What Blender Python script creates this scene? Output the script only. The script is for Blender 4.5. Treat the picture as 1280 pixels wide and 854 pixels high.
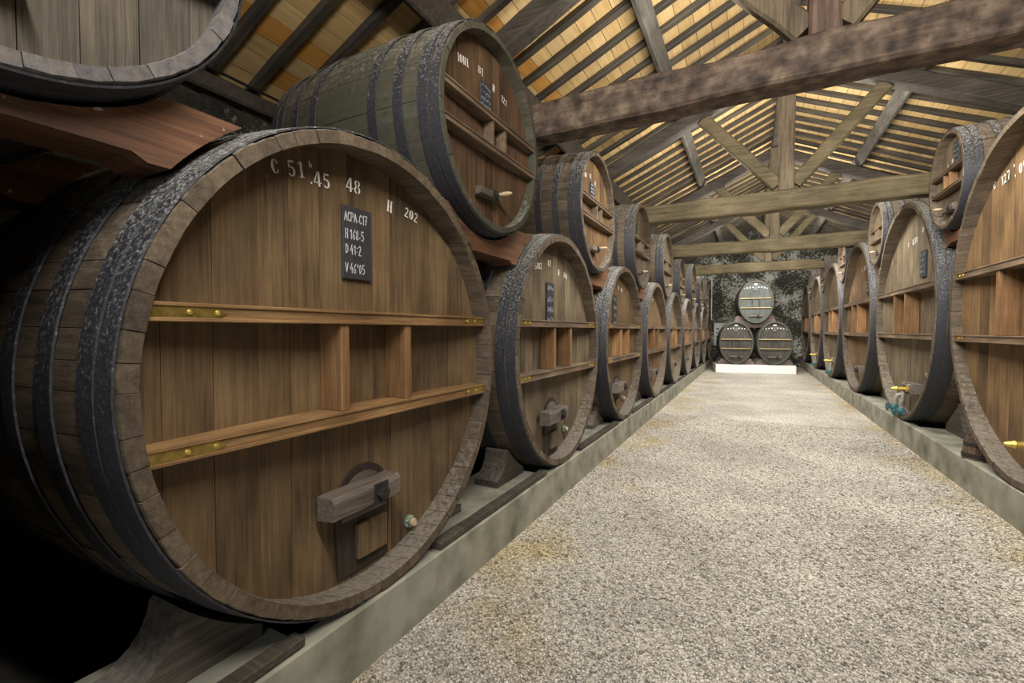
import bpy, bmesh, math, random
import numpy as np
from mathutils import Vector, Matrix
random.seed(7); np.random.seed(7)
S = bpy.context.scene
for o_ in list(bpy.data.objects): bpy.data.objects.remove(o_)
R = math.radians

# ------------------------------------------------------------------ camera
cam_d = bpy.data.cameras.new('camera'); cam = bpy.data.objects.new('camera', cam_d)
S.collection.objects.link(cam); S.camera = cam
cam_d.sensor_width = 36; cam_d.lens = 16.0; cam_d.clip_start = .02; cam_d.clip_end = 200
cam.location = (0, 0, 1.5); cam.rotation_euler = (R(90 - 1.41), 0, R(27.7))

# ------------------------------------------------------------------ world, lights, exposure
S.view_settings.view_transform = 'Standard'; S.view_settings.look = 'None'
S.view_settings.gamma = 1; S.view_settings.use_curve_mapping = False
S.view_settings.exposure = 0.0
W = bpy.data.worlds.new('sky'); S.world = W; W.use_nodes = True
bg = W.node_tree.nodes['Background']; bg.inputs[0].default_value = (.75, .87, 1, 1); bg.inputs[1].default_value = .6
def area(name, loc, direction, sx, sy, power, col=(1, .97, .92)):
    l = bpy.data.lights.new(name, 'AREA'); l.shape = 'RECTANGLE'; l.size = sx; l.size_y = sy
    l.energy = power; l.color = col
    o = bpy.data.objects.new(name, l); S.collection.objects.link(o); o.location = loc
    o.rotation_euler = Vector(direction).to_track_quat('-Z', 'Y').to_euler()
    return o
RX = .44                      # ridge / king post line
# daylight entering through the open barn door behind the photographer
area('door_daylight', (.3, -3.3, 2.0), (0, 1, .05), 4.2, 3.2, 45, (.93, .97, 1))
# strip lamps fixed along the far side of every tie beam: one tube throws up to the roof, one down along the aisle
for yt, zt in ((.15, 3.62), (4.42, 3.62), (8.45, 3.58), (12.45, 3.55), (16.45, 3.53)):
    area('tie_lamp_down', (RX - .1, yt, zt), (0, .55, -.83), 2.0, .14, 172 if yt < 15 else 135)
    area('tie_lamp_up', (RX - .1, yt, zt + .06), (0, .5, .87), 2.0, .14, 180 if yt < 1 else 125, (1, .96, .88))

# ------------------------------------------------------------------ helpers
COL = S.collection
class MB:
    def __init__(s): s.v = []; s.f = []
    def add(s, v, f):
        n = len(s.v); s.v += [tuple(p) for p in v]; s.f += [tuple(i + n for i in q) for q in f]; return s
    def box(s, x0, x1, y0, y1, z0, z1, c=0.0):
        if c <= 0:
            v = [(x, y, z) for x in (x0, x1) for y in (y0, y1) for z in (z0, z1)]
            return s.add(v, [(0, 1, 3, 2), (4, 6, 7, 5), (0, 4, 5, 1), (2, 3, 7, 6), (0, 2, 6, 4), (1, 5, 7, 3)])
        m = Vector(((x0 + x1) / 2, (y0 + y1) / 2, (z0 + z1) / 2)); h = ((x1 - x0) / 2, (y1 - y0) / 2, (z1 - z0) / 2)
        v = []; idx = {}
        for sx in (-1, 1):
            for sy in (-1, 1):
                for sz in (-1, 1):
                    for ax in range(3):
                        p = [sx * (h[0] - c), sy * (h[1] - c), sz * (h[2] - c)]
                        p[ax] = (sx, sy, sz)[ax] * h[ax]
                        idx[(sx, sy, sz, ax)] = len(v); v.append(tuple(m[i] + p[i] for i in range(3)))
        f = []
        for ax in range(3):
            b_, c_ = [(1, 2), (0, 2), (0, 1)][ax]
            for sg in (-1, 1):
                q = []
                for u, w in ((-1, -1), (1, -1), (1, 1), (-1, 1)):
                    k = [0, 0, 0]; k[ax] = sg; k[b_] = u; k[c_] = w; q.append(idx[(k[0], k[1], k[2], ax)])
                f.append(q)
        for ax in range(3):
            b_, c_ = [(1, 2), (0, 2), (0, 1)][ax]
            for u in (-1, 1):
                for w in (-1, 1):
                    q = []
                    for sg, a2 in ((-1, b_), (1, b_), (1, c_), (-1, c_)):
                        k = [0, 0, 0]; k[ax] = sg; k[b_] = u; k[c_] = w; q.append(idx[(k[0], k[1], k[2], a2)])
                    f.append(q)
        for sx in (-1, 1):
            for sy in (-1, 1):
                for sz in (-1, 1): f.append([idx[(sx, sy, sz, a)] for a in range(3)])
        return s.add(v, f)
    def prism(s, pts, x0, x1):            # polygon in the y-z plane extruded along x
        n = len(pts); v = [(x0, y, z) for y, z in pts] + [(x1, y, z) for y, z in pts]
        f = [tuple(range(n)), tuple(range(n, 2 * n))] + [(i, (i + 1) % n, n + (i + 1) % n, n + i) for i in range(n)]
        return s.add(v, f)
    def lathe(s, prof, seg=16, axis='z', o=(0, 0, 0)):   # prof: (radius, height)
        v = []; f = []
        for r, h in prof:
            for k in range(seg):
                a = 2 * math.pi * k / seg; c_, s_ = r * math.cos(a), r * math.sin(a)
                p = (c_, s_, h) if axis == 'z' else (h, c_, s_) if axis == 'x' else (c_, h, s_)
                v.append((p[0] + o[0], p[1] + o[1], p[2] + o[2]))
        for i in range(len(prof) - 1):
            for k in range(seg):
                f.append((i * seg + k, i * seg + (k + 1) % seg, (i + 1) * seg + (k + 1) % seg, (i + 1) * seg + k))
        f.append(tuple(range(seg))); f.append(tuple(range((len(prof) - 1) * seg, len(prof) * seg)))
        return s.add(v, f)
    def tube(s, path, r, seg=8):
        v = []; f = []; P = [Vector(p) for p in path]
        for i, p in enumerate(P):
            t = (P[min(i + 1, len(P) - 1)] - P[max(i - 1, 0)]).normalized()
            u = t.orthogonal().normalized() if abs(t.z) > .9 else t.cross(Vector((0, 0, 1))).normalized()
            w = t.cross(u)
            for k in range(seg):
                a = 2 * math.pi * k / seg; v.append(p + u * (r * math.cos(a)) + w * (r * math.sin(a)))
        for i in range(len(P) - 1):
            for k in range(seg): f.append((i * seg + k, i * seg + (k + 1) % seg, (i + 1) * seg + (k + 1) % seg, (i + 1) * seg + k))
        f.append(tuple(range(seg))); f.append(tuple(range((len(P) - 1) * seg, len(P) * seg)))
        return s.add(v, f)
    def beam(s, p0, p1, w, h, up=(0, 0, 1), n=8, jit=.006, c=.02):
        # hewn timber: chamfered section w (side) x h (along up), slightly uneven along its length
        p0 = Vector(p0); p1 = Vector(p1); t = (p1 - p0).normalized(); u = Vector(up); sd = t.cross(u).normalized(); u = sd.cross(t).normalized()
        v = []; f = []
        for i in range(n + 1):
            q = p0.lerp(p1, i / n); ww = w / 2 + random.uniform(-jit, jit); hh = h / 2 + random.uniform(-jit, jit)
            q = q + sd * random.uniform(-jit, jit) * .5 + u * random.uniform(-jit, jit) * .5
            for a, b in ((-1, -1), (1, -1), (1, 1), (-1, 1)):
                A = [(a * (ww - c), b * hh), (a * ww, b * (hh - c))]
                if a * b < 0: A.reverse()
                A = A if (a, b) in ((-1, -1), (1, 1)) else A
                for x, y in (A if a * b > 0 else A): v.append(q + sd * x + u * y)
        # order the ring by angle
        ring = sorted(range(8), key=lambda k: math.atan2((v[k] - p0).dot(u), (v[k] - p0).dot(sd)))
        v2 = []
        for i in range(n + 1): v2 += [v[i * 8 + k] for k in ring]
        for i in range(n):
            for k in range(8): f.append((i * 8 + k, i * 8 + (k + 1) % 8, (i + 1) * 8 + (k + 1) % 8, (i + 1) * 8 + k))
        f.append(tuple(range(8))); f.append(tuple(range(n * 8, n * 8 + 8)))
        return s.add(v2, f)
    def mesh(s, name, smooth=None, fix=True):
        me = bpy.data.meshes.new(name); me.from_pydata(s.v, [], s.f)
        if fix:
            bm = bmesh.new(); bm.from_mesh(me); bmesh.ops.recalc_face_normals(bm, faces=bm.faces); bm.to_mesh(me); bm.free()
        if smooth is not None:
            me.polygons.foreach_set('use_smooth', [True] * len(me.polygons)); me.set_sharp_from_angle(angle=R(smooth))
        return me
def ob(name, mb, mat, parent=None, loc=None, rot=None, smooth=None, label=None, fix=True):
    me = mb if isinstance(mb, bpy.types.Mesh) else mb.mesh(name, smooth, fix)
    if mat is not None and not me.materials: me.materials.append(mat)
    o = bpy.data.objects.new(name, me); COL.objects.link(o)
    if parent is not None: o.parent = parent
    if loc is not None: o.location = loc
    if rot is not None: o.rotation_euler = rot
    if label: o['label'] = label
    return o
def tag(o, label, cat, group=None):
    o['label'] = label; o['category'] = cat
    if group: o['group'] = group
    return o
def thing(name, label, cat, loc=(0, 0, 0), rz=0, group=None):
    o = bpy.data.objects.new(name, None); COL.objects.link(o); o.empty_display_size = .2
    o.location = loc; o.rotation_euler = (0, 0, rz); return tag(o, label, cat, group)
def struct(o): o['kind'] = 'structure'; return o
def copy_tree(o, parent=None):
    c = o.copy(); COL.objects.link(c); c.parent = parent
    for ch in list(o.children): copy_tree(ch, c)
    return c

# ------------------------------------------------------------------ materials
MATS = {}
def newmat(name):
    m = bpy.data.materials.new(name); m.use_nodes = True; nt = m.node_tree
    b = nt.nodes['Principled BSDF']; MATS[name] = m
    return m, nt, b, (lambda t: nt.nodes.new('ShaderNode' + t)), nt.links.new
def ramp(n, stops):
    r = n('ValToRGB'); e = r.color_ramp.elements
    while len(e) < len(stops): e.new(.5)
    for i, (p, c) in enumerate(stops): e[i].position = p; e[i].color = (*c, 1) if len(c) == 3 else c
    return r
def wood(name, c0, c1, c2, axis='z', scale=1.0, rough=.75, bump=.35, rnd=.25, dust=None, moss=None, spots=None, mot=.3, spt=(.56, .72)):
    """grain along one axis; every plank (object) gets its own tone; dust lies on upward faces, moss in patches"""
    m, nt, b, n, L = newmat(name)
    tc = n('TexCoord'); oi = n('ObjectInfo')
    off = n('VectorMath'); off.operation = 'SCALE'; cmb = n('CombineXYZ')
    for i in range(3): cmb.inputs[i].default_value = (37, 53, 71)[i]
    L(cmb.outputs[0], off.inputs[0]); L(oi.outputs['Random'], off.inputs['Scale'])
    ad = n('VectorMath'); L(tc.outputs['Object'], ad.inputs[0]); L(off.outputs[0], ad.inputs[1])
    mp = n('Mapping'); L(ad.outputs[0], mp.inputs[0])
    lo, hi = 1.3 * scale, 22 * scale
    mp.inputs['Scale'].default_value = tuple(lo if a == axis else hi for a in 'xyz')
    g = n('TexNoise'); g.inputs['Scale'].default_value = 1.6; g.inputs['Detail'].default_value = 9; g.inputs['Roughness'].default_value = .65
    L(mp.outputs[0], g.inputs['Vector'])
    mp2 = n('Mapping'); L(ad.outputs[0], mp2.inputs[0]); mp2.inputs['Scale'].default_value = tuple(3 * scale if a == axis else 150 * scale for a in 'xyz')
    fine = n('TexNoise'); fine.inputs['Scale'].default_value = 1.5; fine.inputs['Detail'].default_value = 4; L(mp2.outputs[0], fine.inputs['Vector'])
    big = n('TexNoise'); big.inputs['Scale'].default_value = (2.2 if mot < .5 else 9) * scale; big.inputs['Detail'].default_value = 5 if mot < .5 else 10; L(ad.outputs[0], big.inputs['Vector'])
    mx = n('MixRGB'); mx.inputs[0].default_value = .35; L(g.outputs[0], mx.inputs[1]); L(fine.outputs[0], mx.inputs[2])
    mb_ = n('MixRGB'); mb_.inputs[0].default_value = mot; L(mx.outputs[0], mb_.inputs[1]); L(big.outputs[0], mb_.inputs[2])
    cr = ramp(n, [(.37, c0), (.5, c1), (.63, c2)]); L(mb_.outputs[0], cr.inputs[0])
    hs = n('HueSaturation'); mr = n('MapRange'); mr.inputs[3].default_value = 1 - rnd; mr.inputs[4].default_value = 1 + rnd
    L(oi.outputs['Random'], mr.inputs[0]); L(mr.outputs[0], hs.inputs['Value']); L(cr.outputs[0], hs.inputs['Color'])
    col = hs.outputs[0]
    if moss:
        nz = n('TexNoise'); nz.inputs['Scale'].default_value = 2.5; nz.inputs['Detail'].default_value = 8; L(tc.outputs['Object'], nz.inputs['Vector'])
        r2 = ramp(n, [(.38, (0, 0, 0)), (.6, (.85, .85, .85))]); L(nz.outputs[0], r2.inputs[0])
        mm = n('MixRGB'); L(r2.outputs[0], mm.inputs[0]); L(col, mm.inputs[1]); mm.inputs[2].default_value = (*moss, 1); col = mm.outputs[0]
    if spots:
        nz = n('TexNoise'); nz.inputs['Scale'].default_value = 26; nz.inputs['Detail'].default_value = 6; L(tc.outputs['Object'], nz.inputs['Vector'])
        r2 = ramp(n, [(spt[0], (0, 0, 0)), (spt[1], (.6, .6, .6))]); L(nz.outputs[0], r2.inputs[0])
        mm = n('MixRGB'); L(r2.outputs[0], mm.inputs[0]); L(col, mm.inputs[1]); mm.inputs[2].default_value = (*spots, 1); col = mm.outputs[0]
    if dust:
        ge = n('NewGeometry'); sp = n('SeparateXYZ'); L(ge.outputs['Normal'], sp.inputs[0])
        nz = n('TexNoise'); nz.inputs['Scale'].default_value = 38; nz.inputs['Detail'].default_value = 7; L(tc.outputs['Object'], nz.inputs['Vector'])
        a1 = n('Math'); a1.operation = 'MULTIPLY_ADD'; L(sp.outputs['Z'], a1.inputs[0]); a1.inputs[1].default_value = .45; L(nz.outputs[0], a1.inputs[2])
        r2 = ramp(n, [(.7, (0, 0, 0)), (1.15, (.62, .62, .62))]); L(a1.outputs[0], r2.inputs[0])
        mm = n('MixRGB'); L(r2.outputs[0], mm.inputs[0]); L(col, mm.inputs[1]); mm.inputs[2].default_value = (*dust, 1); col = mm.outputs[0]
    L(col, b.inputs['Base Color']); b.inputs['Roughness'].default_value = rough
    bp = n('Bump'); bp.inputs['Strength'].default_value = bump; bp.inputs['Distance'].default_value = .004
    L(mx.outputs[0], bp.inputs['Height']); L(bp.outputs[0], b.inputs['Normal'])
    return m
def plain(name, c, rough=.6, metal=0.0, vary=.25, nscale=20, c2=None, bump=.0, lo=.35, hi=.65):
    m, nt, b, n, L = newmat(name)
    tc = n('TexCoord'); nz = n('TexNoise'); nz.inputs['Scale'].default_value = nscale; nz.inputs['Detail'].default_value = 7
    L(tc.outputs['Object'], nz.inputs['Vector'])
    c2 = c2 or tuple(x * (1 - vary) for x in c)
    r = ramp(n, [(lo, c2), (hi, c)]); L(nz.outputs[0], r.inputs[0]); L(r.outputs[0], b.inputs['Base Color'])
    b.inputs['Roughness'].default_value = rough; b.inputs['Metallic'].default_value = metal
    if bump:
        bp = n('Bump'); bp.inputs['Strength'].default_value = bump; bp.inputs['Distance'].default_value = .01
        L(nz.outputs[0], bp.inputs['Height']); L(bp.outputs[0], b.inputs['Normal'])
    return m
def hoop_mat():
    m, nt, b, n, L = newmat('hoop iron')
    tc = n('TexCoord'); ge = n('NewGeometry'); sp = n('SeparateXYZ'); L(ge.outputs['Normal'], sp.inputs[0])
    nz = n('TexNoise'); nz.inputs['Scale'].default_value = 70; nz.inputs['Detail'].default_value = 10; nz.inputs['Roughness'].default_value = .8
    L(tc.outputs['Object'], nz.inputs['Vector'])
    r0 = ramp(n, [(.35, (.012, .012, .015)), (.65, (.05, .05, .06))]); L(nz.outputs[0], r0.inputs[0])
    a1 = n('Math'); a1.operation = 'MULTIPLY_ADD'; L(sp.outputs['Z'], a1.inputs[0]); a1.inputs[1].default_value = .17; L(nz.outputs[0], a1.inputs[2])
    r2 = ramp(n, [(.575, (0, 0, 0)), (.74, (.9, .9, .9))]); L(a1.outputs[0], r2.inputs[0])
    mm = n('MixRGB'); L(r2.outputs[0], mm.inputs[0]); L(r0.outputs[0], mm.inputs[1]); mm.inputs[2].default_value = (.5, .5, .46, 1)
    L(mm.outputs[0], b.inputs['Base Color']); b.inputs['Roughness'].default_value = .62; b.inputs['Metallic'].default_value = .15
    bp = n('Bump'); bp.inputs['Strength'].default_value = .4; bp.inputs['Distance'].default_value = .004; L(nz.outputs[0], bp.inputs['Height']); L(bp.outputs[0], b.inputs['Normal'])
    return m
HOOP = hoop_mat()
HEAD_L = wood('oak head', (.045, .027, .012), (.125, .077, .034), (.215, .14, .068), 'z', 1, rnd=.16, mot=.43)
HEAD_G = wood('grey oak head', (.042, .031, .018), (.12, .088, .05), (.205, .16, .098), 'z', 1, rnd=.2, mot=.43)
HEAD_D = wood('dark red oak head', (.03, .017, .009), (.085, .045, .02), (.16, .09, .045), 'z', 1, rnd=.3)
HEAD_R = wood('russet oak head', (.05, .03, .013), (.135, .077, .031), (.23, .14, .062), 'z', 1, rnd=.22, mot=.43)
STAVE = wood('oak stave', (.032, .022, .013), (.092, .066, .041), (.16, .12, .078), 'x', 1, rnd=.22, dust=(.25, .235, .195), spots=(.03, .025, .02), spt=(.6, .85))
STAVE_M = wood('mossy stave', (.03, .025, .017), (.075, .062, .043), (.13, .11, .08), 'x', 1, rnd=.2, dust=(.32, .33, .27), moss=(.056, .058, .037), spots=(.025, .022, .018))
STAVE_B = wood('blue grey stave', (.045, .04, .038), (.1, .092, .092), (.17, .142, .118), 'x', 1, rnd=.12, dust=(.25, .25, .25), spots=(.13, .09, .06))
HEAD_O = wood('old olive head', (.018, .014, .009), (.06, .047, .03), (.125, .1, .065), 'z', 1.3, rnd=.2)
HEAD_S = wood('slate grey head', (.018, .016, .013), (.044, .04, .034), (.08, .075, .064), 'z', 1, rnd=.1)
HEAD_T = wood('pale grey green head', (.026, .03, .026), (.058, .066, .057), (.1, .11, .096), 'z', 1, rnd=.1)
GOLD = wood('pale golden bar', (.2, .15, .06), (.36, .28, .13), (.5, .4, .2), 'y', 1, rnd=.1)
CRADP = wood('pinkish cradle', (.05, .036, .03), (.13, .095, .082), (.2, .155, .135), 'y', .8, rnd=.1)
BARW = wood('warm oak bar', (.075, .037, .013), (.2, .107, .038), (.35, .21, .09), 'y', 1, rnd=.12)
BARD = wood('dull oak bar', (.05, .034, .02), (.13, .085, .05), (.24, .17, .11), 'y', 1, rnd=.15)
DIVW = wood('warm oak divider', (.08, .038, .014), (.21, .108, .04), (.34, .195, .085), 'z', 1, rnd=.12)
CRAD = wood('red brown cradle', (.05, .022, .012), (.14, .06, .026), (.25, .12, .055), 'y', .7, rnd=.15, spots=(.6, .57, .52), spt=(.7, .73))
CHOCK = wood('grey chock', (.035, .028, .022), (.1, .08, .064), (.17, .14, .115), 'y', .8, rnd=.2, dust=(.17, .16, .14))
CLAMP = wood('weathered clamp', (.045, .036, .028), (.12, .098, .078), (.2, .17, .14), 'y', 1.4, rnd=.15)
DOORD = wood('dark stained door', (.012, .009, .006), (.032, .023, .016), (.06, .042, .03), 'z', 1.2, rnd=.1)
TIE1 = wood('rough brown tie', (.022, .014, .011), (.1, .066, .046), (.21, .155, .11), 'x', 1, rnd=.1, bump=.9, mot=.62, spots=(.03, .022, .018))
TIE2 = wood('olive tie', (.045, .036, .018), (.135, .106, .054), (.23, .185, .105), 'x', 1, rnd=.1, bump=.6, mot=.36)
POST = wood('post timber', (.06, .045, .028), (.16, .12, .075), (.26, .2, .13), 'z', 1, rnd=.15, bump=.6)
POSTR = wood('reddish post', (.04, .026, .02), (.115, .07, .052), (.21, .145, .115), 'z', 1, rnd=.1, bump=.6)
RAFT = wood('dark rafter', (.018, .015, .011), (.05, .041, .03), (.1, .085, .062), 'x', 1, rnd=.2, bump=.6)
PRIN = wood('principal rafter', (.022, .018, .014), (.065, .053, .042), (.12, .1, .08), 'x', 1, rnd=.1, bump=.6)
PURL = wood('grey purlin', (.04, .036, .03), (.11, .1, .084), (.19, .175, .15), 'y', 1, rnd=.15, bump=.6)
PINE = wood('pine board', (.46, .285, .11), (.6, .41, .18), (.7, .52, .265), 'y', .6, rough=.6, bump=.15, rnd=.14)
PINEO = wood('orange pine board', (.4, .17, .03), (.52, .25, .05), (.6, .33, .09), 'y', .6, rough=.6, bump=.15, rnd=.08)
BRASS = plain('aged brass', (.42, .29, .075), .42, .75, .45, 40)
BRASSY = plain('yellow brass', (.78, .58, .14), .35, .7, .3, 60)
IRON = plain('black iron', (.04, .036, .034), .6, .4, .5, 60)
SLATE = plain('slate board', (.035, .036, .042), .7, 0, .35, 30)
CHALK = plain('chalk', (.72, .73, .73), .9, 0, .35, 160)
CHALKB = plain('bluish chalk', (.42, .49, .58), .9, 0, .4, 160)
WHITE_P = plain('stencil paint', (.85, .82, .74), .8, 0, .5, 120, lo=.28, hi=.42)
PLUG = plain('pale wood plug', (.62, .47, .28), .7, 0, .3, 60)
CAPG = plain('green cap ring', (.25, .33, .24), .5, 0, .6, 90)
TEAL = plain('teal valve', (.05, .16, .19), .5, .3, .5, 60)
PIPEG = plain('grey pipe', (.4, .38, .33), .6, .2, .3, 40)
CONC = plain('kerb concrete', (.33, .32, .255), .85, 0, .3, 4, c2=(.14, .14, .1), bump=.35, lo=.3, hi=.62)
WHITE = plain('white paint', (.86, .87, .83), .6, 0, .06, 6)
NOTICE = plain('pale green notice', (.55, .62, .54), .6, 0, .2, 14)
BLK = plain('black conduit', (.012, .012, .014), .45, 0, .3, 20)
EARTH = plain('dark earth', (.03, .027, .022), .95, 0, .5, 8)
def stone_mat(name, th):
    m, nt, b, n, L = newmat(name)
    tc = n('TexCoord'); vo = n('TexVoronoi'); vo.inputs['Scale'].default_value = 5.5; vo.feature = 'F1'
    nz = n('TexNoise'); nz.inputs['Scale'].default_value = 9; nz.inputs['Detail'].default_value = 9; nz.inputs['Roughness'].default_value = .7
    wn = n('MixRGB'); wn.inputs[0].default_value = .12; L(tc.outputs['Object'], wn.inputs[1]); L(nz.outputs['Color'], wn.inputs[2]); L(wn.outputs[0], vo.inputs['Vector'])
    L(tc.outputs['Object'], nz.inputs['Vector'])
    r0 = ramp(n, [(.3, (.015, .015, .011)), (.55, (.05, .049, .037)), (.75, (.12, .117, .092))]); L(nz.outputs[0], r0.inputs[0])
    pt = n('TexNoise'); pt.inputs['Scale'].default_value = 1.1; pt.inputs['Detail'].default_value = 3; L(tc.outputs['Object'], pt.inputs['Vector'])
    n3 = n('TexNoise'); n3.inputs['Scale'].default_value = 16; n3.inputs['Detail'].default_value = 6; n3.inputs['Roughness'].default_value = .8; L(tc.outputs['Object'], n3.inputs['Vector'])
    a = n('Math'); a.operation = 'MULTIPLY_ADD'; L(pt.outputs[0], a.inputs[0]); a.inputs[1].default_value = .8; L(n3.outputs[0], a.inputs[2])
    a2 = n('Math'); a2.operation = 'SUBTRACT'; L(a.outputs[0], a2.inputs[0]); a2.inputs[1].default_value = th - .5
    r1 = ramp(n, [(.5, (0, 0, 0)), (.6, (.85, .85, .85))]); L(a2.outputs[0], r1.inputs[0])
    mm = n('MixRGB'); L(r1.outputs[0], mm.inputs[0]); L(r0.outputs[0], mm.inputs[1]); mm.inputs[2].default_value = (.62, .62, .55, 1)
    L(mm.outputs[0], b.inputs['Base Color']); b.inputs['Roughness'].default_value = .95
    ad = n('Math'); ad.operation = 'MULTIPLY_ADD'; L(vo.outputs['Distance'], ad.inputs[0]); ad.inputs[1].default_value = -1.6; L(nz.outputs[0], ad.inputs[2])
    bp = n('Bump'); bp.inputs['Strength'].default_value = .9; bp.inputs['Distance'].default_value = .05; L(ad.outputs[0], bp.inputs['Height']); L(bp.outputs[0], b.inputs['Normal'])
    return m
STONE = stone_mat('lichened rubble stone', .9); STONE_D = stone_mat('dark rubble stone', 1.02)
def gravel_mat(name, island):
    m, nt, b, n, L = newmat(name)
    tc = n('TexCoord')
    if island:
        ge = n('NewGeometry'); src = ge.outputs['Random Per Island']
    else:
        vo = n('TexVoronoi'); vo.inputs['Scale'].default_value = 85; L(tc.outputs['Object'], vo.inputs['Vector'])
        sp = n('SeparateColor'); L(vo.outputs['Color'], sp.inputs[0]); src = sp.outputs[0]
    cr = ramp(n, [(0, (.17, .154, .13)), (.2, (.38, .355, .31)), (.6, (.57, .545, .485)), (1, (.78, .76, .69))]); L(src, cr.inputs[0])
    # rusty damp stains drying out along the kerbs and broad wear marks
    se = n('SeparateXYZ'); L(tc.outputs['Object'], se.inputs[0])
    mid = n('Math'); mid.operation = 'SUBTRACT'; L(se.outputs['X'], mid.inputs[0]); mid.inputs[1].default_value = .15
    ab = n('Math'); ab.operation = 'ABSOLUTE'; L(mid.outputs[0], ab.inputs[0])
    nz = n('TexNoise'); nz.inputs['Scale'].default_value = 1.3; nz.inputs['Detail'].default_value = 6; L(tc.outputs['Object'], nz.inputs['Vector'])
    a = n('Math'); a.operation = 'MULTIPLY_ADD'; L(ab.outputs[0], a.inputs[0]); a.inputs[1].default_value = .22; L(nz.outputs[0], a.inputs[2])
    r1 = ramp(n, [(.78, (0, 0, 0)), (.98, (.8, .8, .8))]); L(a.outputs[0], r1.inputs[0])
    mu = n('MixRGB'); mu.blend_type = 'MULTIPLY'; L(r1.outputs[0], mu.inputs[0]); L(cr.outputs[0], mu.inputs[1]); mu.inputs[2].default_value = (.88, .74, .46, 1)
    n2 = n('TexNoise'); n2.inputs['Scale'].default_value = .9; n2.inputs['Detail'].default_value = 5; L(tc.outputs['Object'], n2.inputs['Vector'])
    r2 = ramp(n, [(.35, (.8, .78, .76)), (.65, (1.1, 1.09, 1.06))]); L(n2.outputs[0], r2.inputs[0])
    m2 = n('MixRGB'); m2.blend_type = 'MULTIPLY'; m2.inputs[0].default_value = 1; L(mu.outputs[0], m2.inputs[1]); L(r2.outputs[0], m2.inputs[2])
    L(m2.outputs[0], b.inputs['Base Color']); b.inputs['Roughness'].default_value = .92
    if not island:
        bp = n('Bump'); bp.inputs['Strength'].default_value = .9; bp.inputs['Distance'].default_value = .012; bp.invert = True
        L(vo.outputs['Distance'], bp.inputs['Height']); L(bp.outputs[0], b.inputs['Normal'])
    return m
GRAV = gravel_mat('gravel bed', False); GRAVS = gravel_mat('gravel stones', True)

# ------------------------------------------------------------------ building shell
XL, XR, YB, YE = -4.35, 5.25, -4.0, 21.9     # inner faces of the walls
KL, KR = -1.49, 1.79                          # kerb faces
ZR, SL = 5.85, .44                            # underside of common rafters at the ridge, roof slope
def zroof(x, off=0): return ZR + off - SL * abs(x - RX)
fl = MB().box(KL - .02, KR + .02, YB - 3, YE + .3, -.2, 0); struct(ob('floor', fl, GRAV))['label'] = 'pale crushed gravel floor of the aisle'
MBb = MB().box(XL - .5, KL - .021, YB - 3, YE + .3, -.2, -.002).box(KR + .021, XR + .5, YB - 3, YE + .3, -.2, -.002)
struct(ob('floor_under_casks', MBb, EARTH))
def gable(y0, y1, hole=None):
    m = MB()
    def pl(xa, xb, z0=0.0):
        za, zb = zroof(xa, .3), zroof(xb, .3)
        v = [(x, y, z) for y in (y0, y1) for x, z in ((xa, z0), (xb, z0), (xb, zb), (xa, za))]
        m.add(v, [(0, 1, 2, 3), (7, 6, 5, 4), (0, 4, 5, 1), (1, 5, 6, 2), (2, 6, 7, 3), (3, 7, 4, 0)])
    if hole:
        a, b_, h = hole; pl(XL - .3, a); pl(a, RX, h); pl(RX, b_, h); pl(b_, XR + .3)
    else: pl(XL - .3, RX); pl(RX, XR + .3)
    return m
struct(ob('wall_end', gable(YE, YE + .35), STONE)); struct(ob('wall_back', gable(YB - .35, YB, (-1.9, 2.5, 3.4)), STONE))
struct(ob('wall_left', MB().box(XL - .4, XL, YB, YE, 0, 3.6), STONE_D)); struct(ob('wall_right', MB().box(XR, XR + .4, YB, YE, 0, 3.6), STONE_D))
for sd, nm in ((-1, 'wall_plate_left'), (1, 'wall_plate_right')):
    x = XL + .0 if sd < 0 else XR
    struct(ob(nm, MB().beam((x + (.06 if sd < 0 else -.06), YB, 3.69), (x + (.06 if sd < 0 else -.06), YE, 3.69), .14, .16, n=30), PRIN))
cd_ = ob('conduit', MB().tube([(XL + .16, -2 + 1.2 * i, 3.782 + .003 * (i % 2)) for i in range(20)], .013), BLK); tag(cd_, 'thin black conduit running along the top of the dark wall plate', 'conduit')

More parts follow.
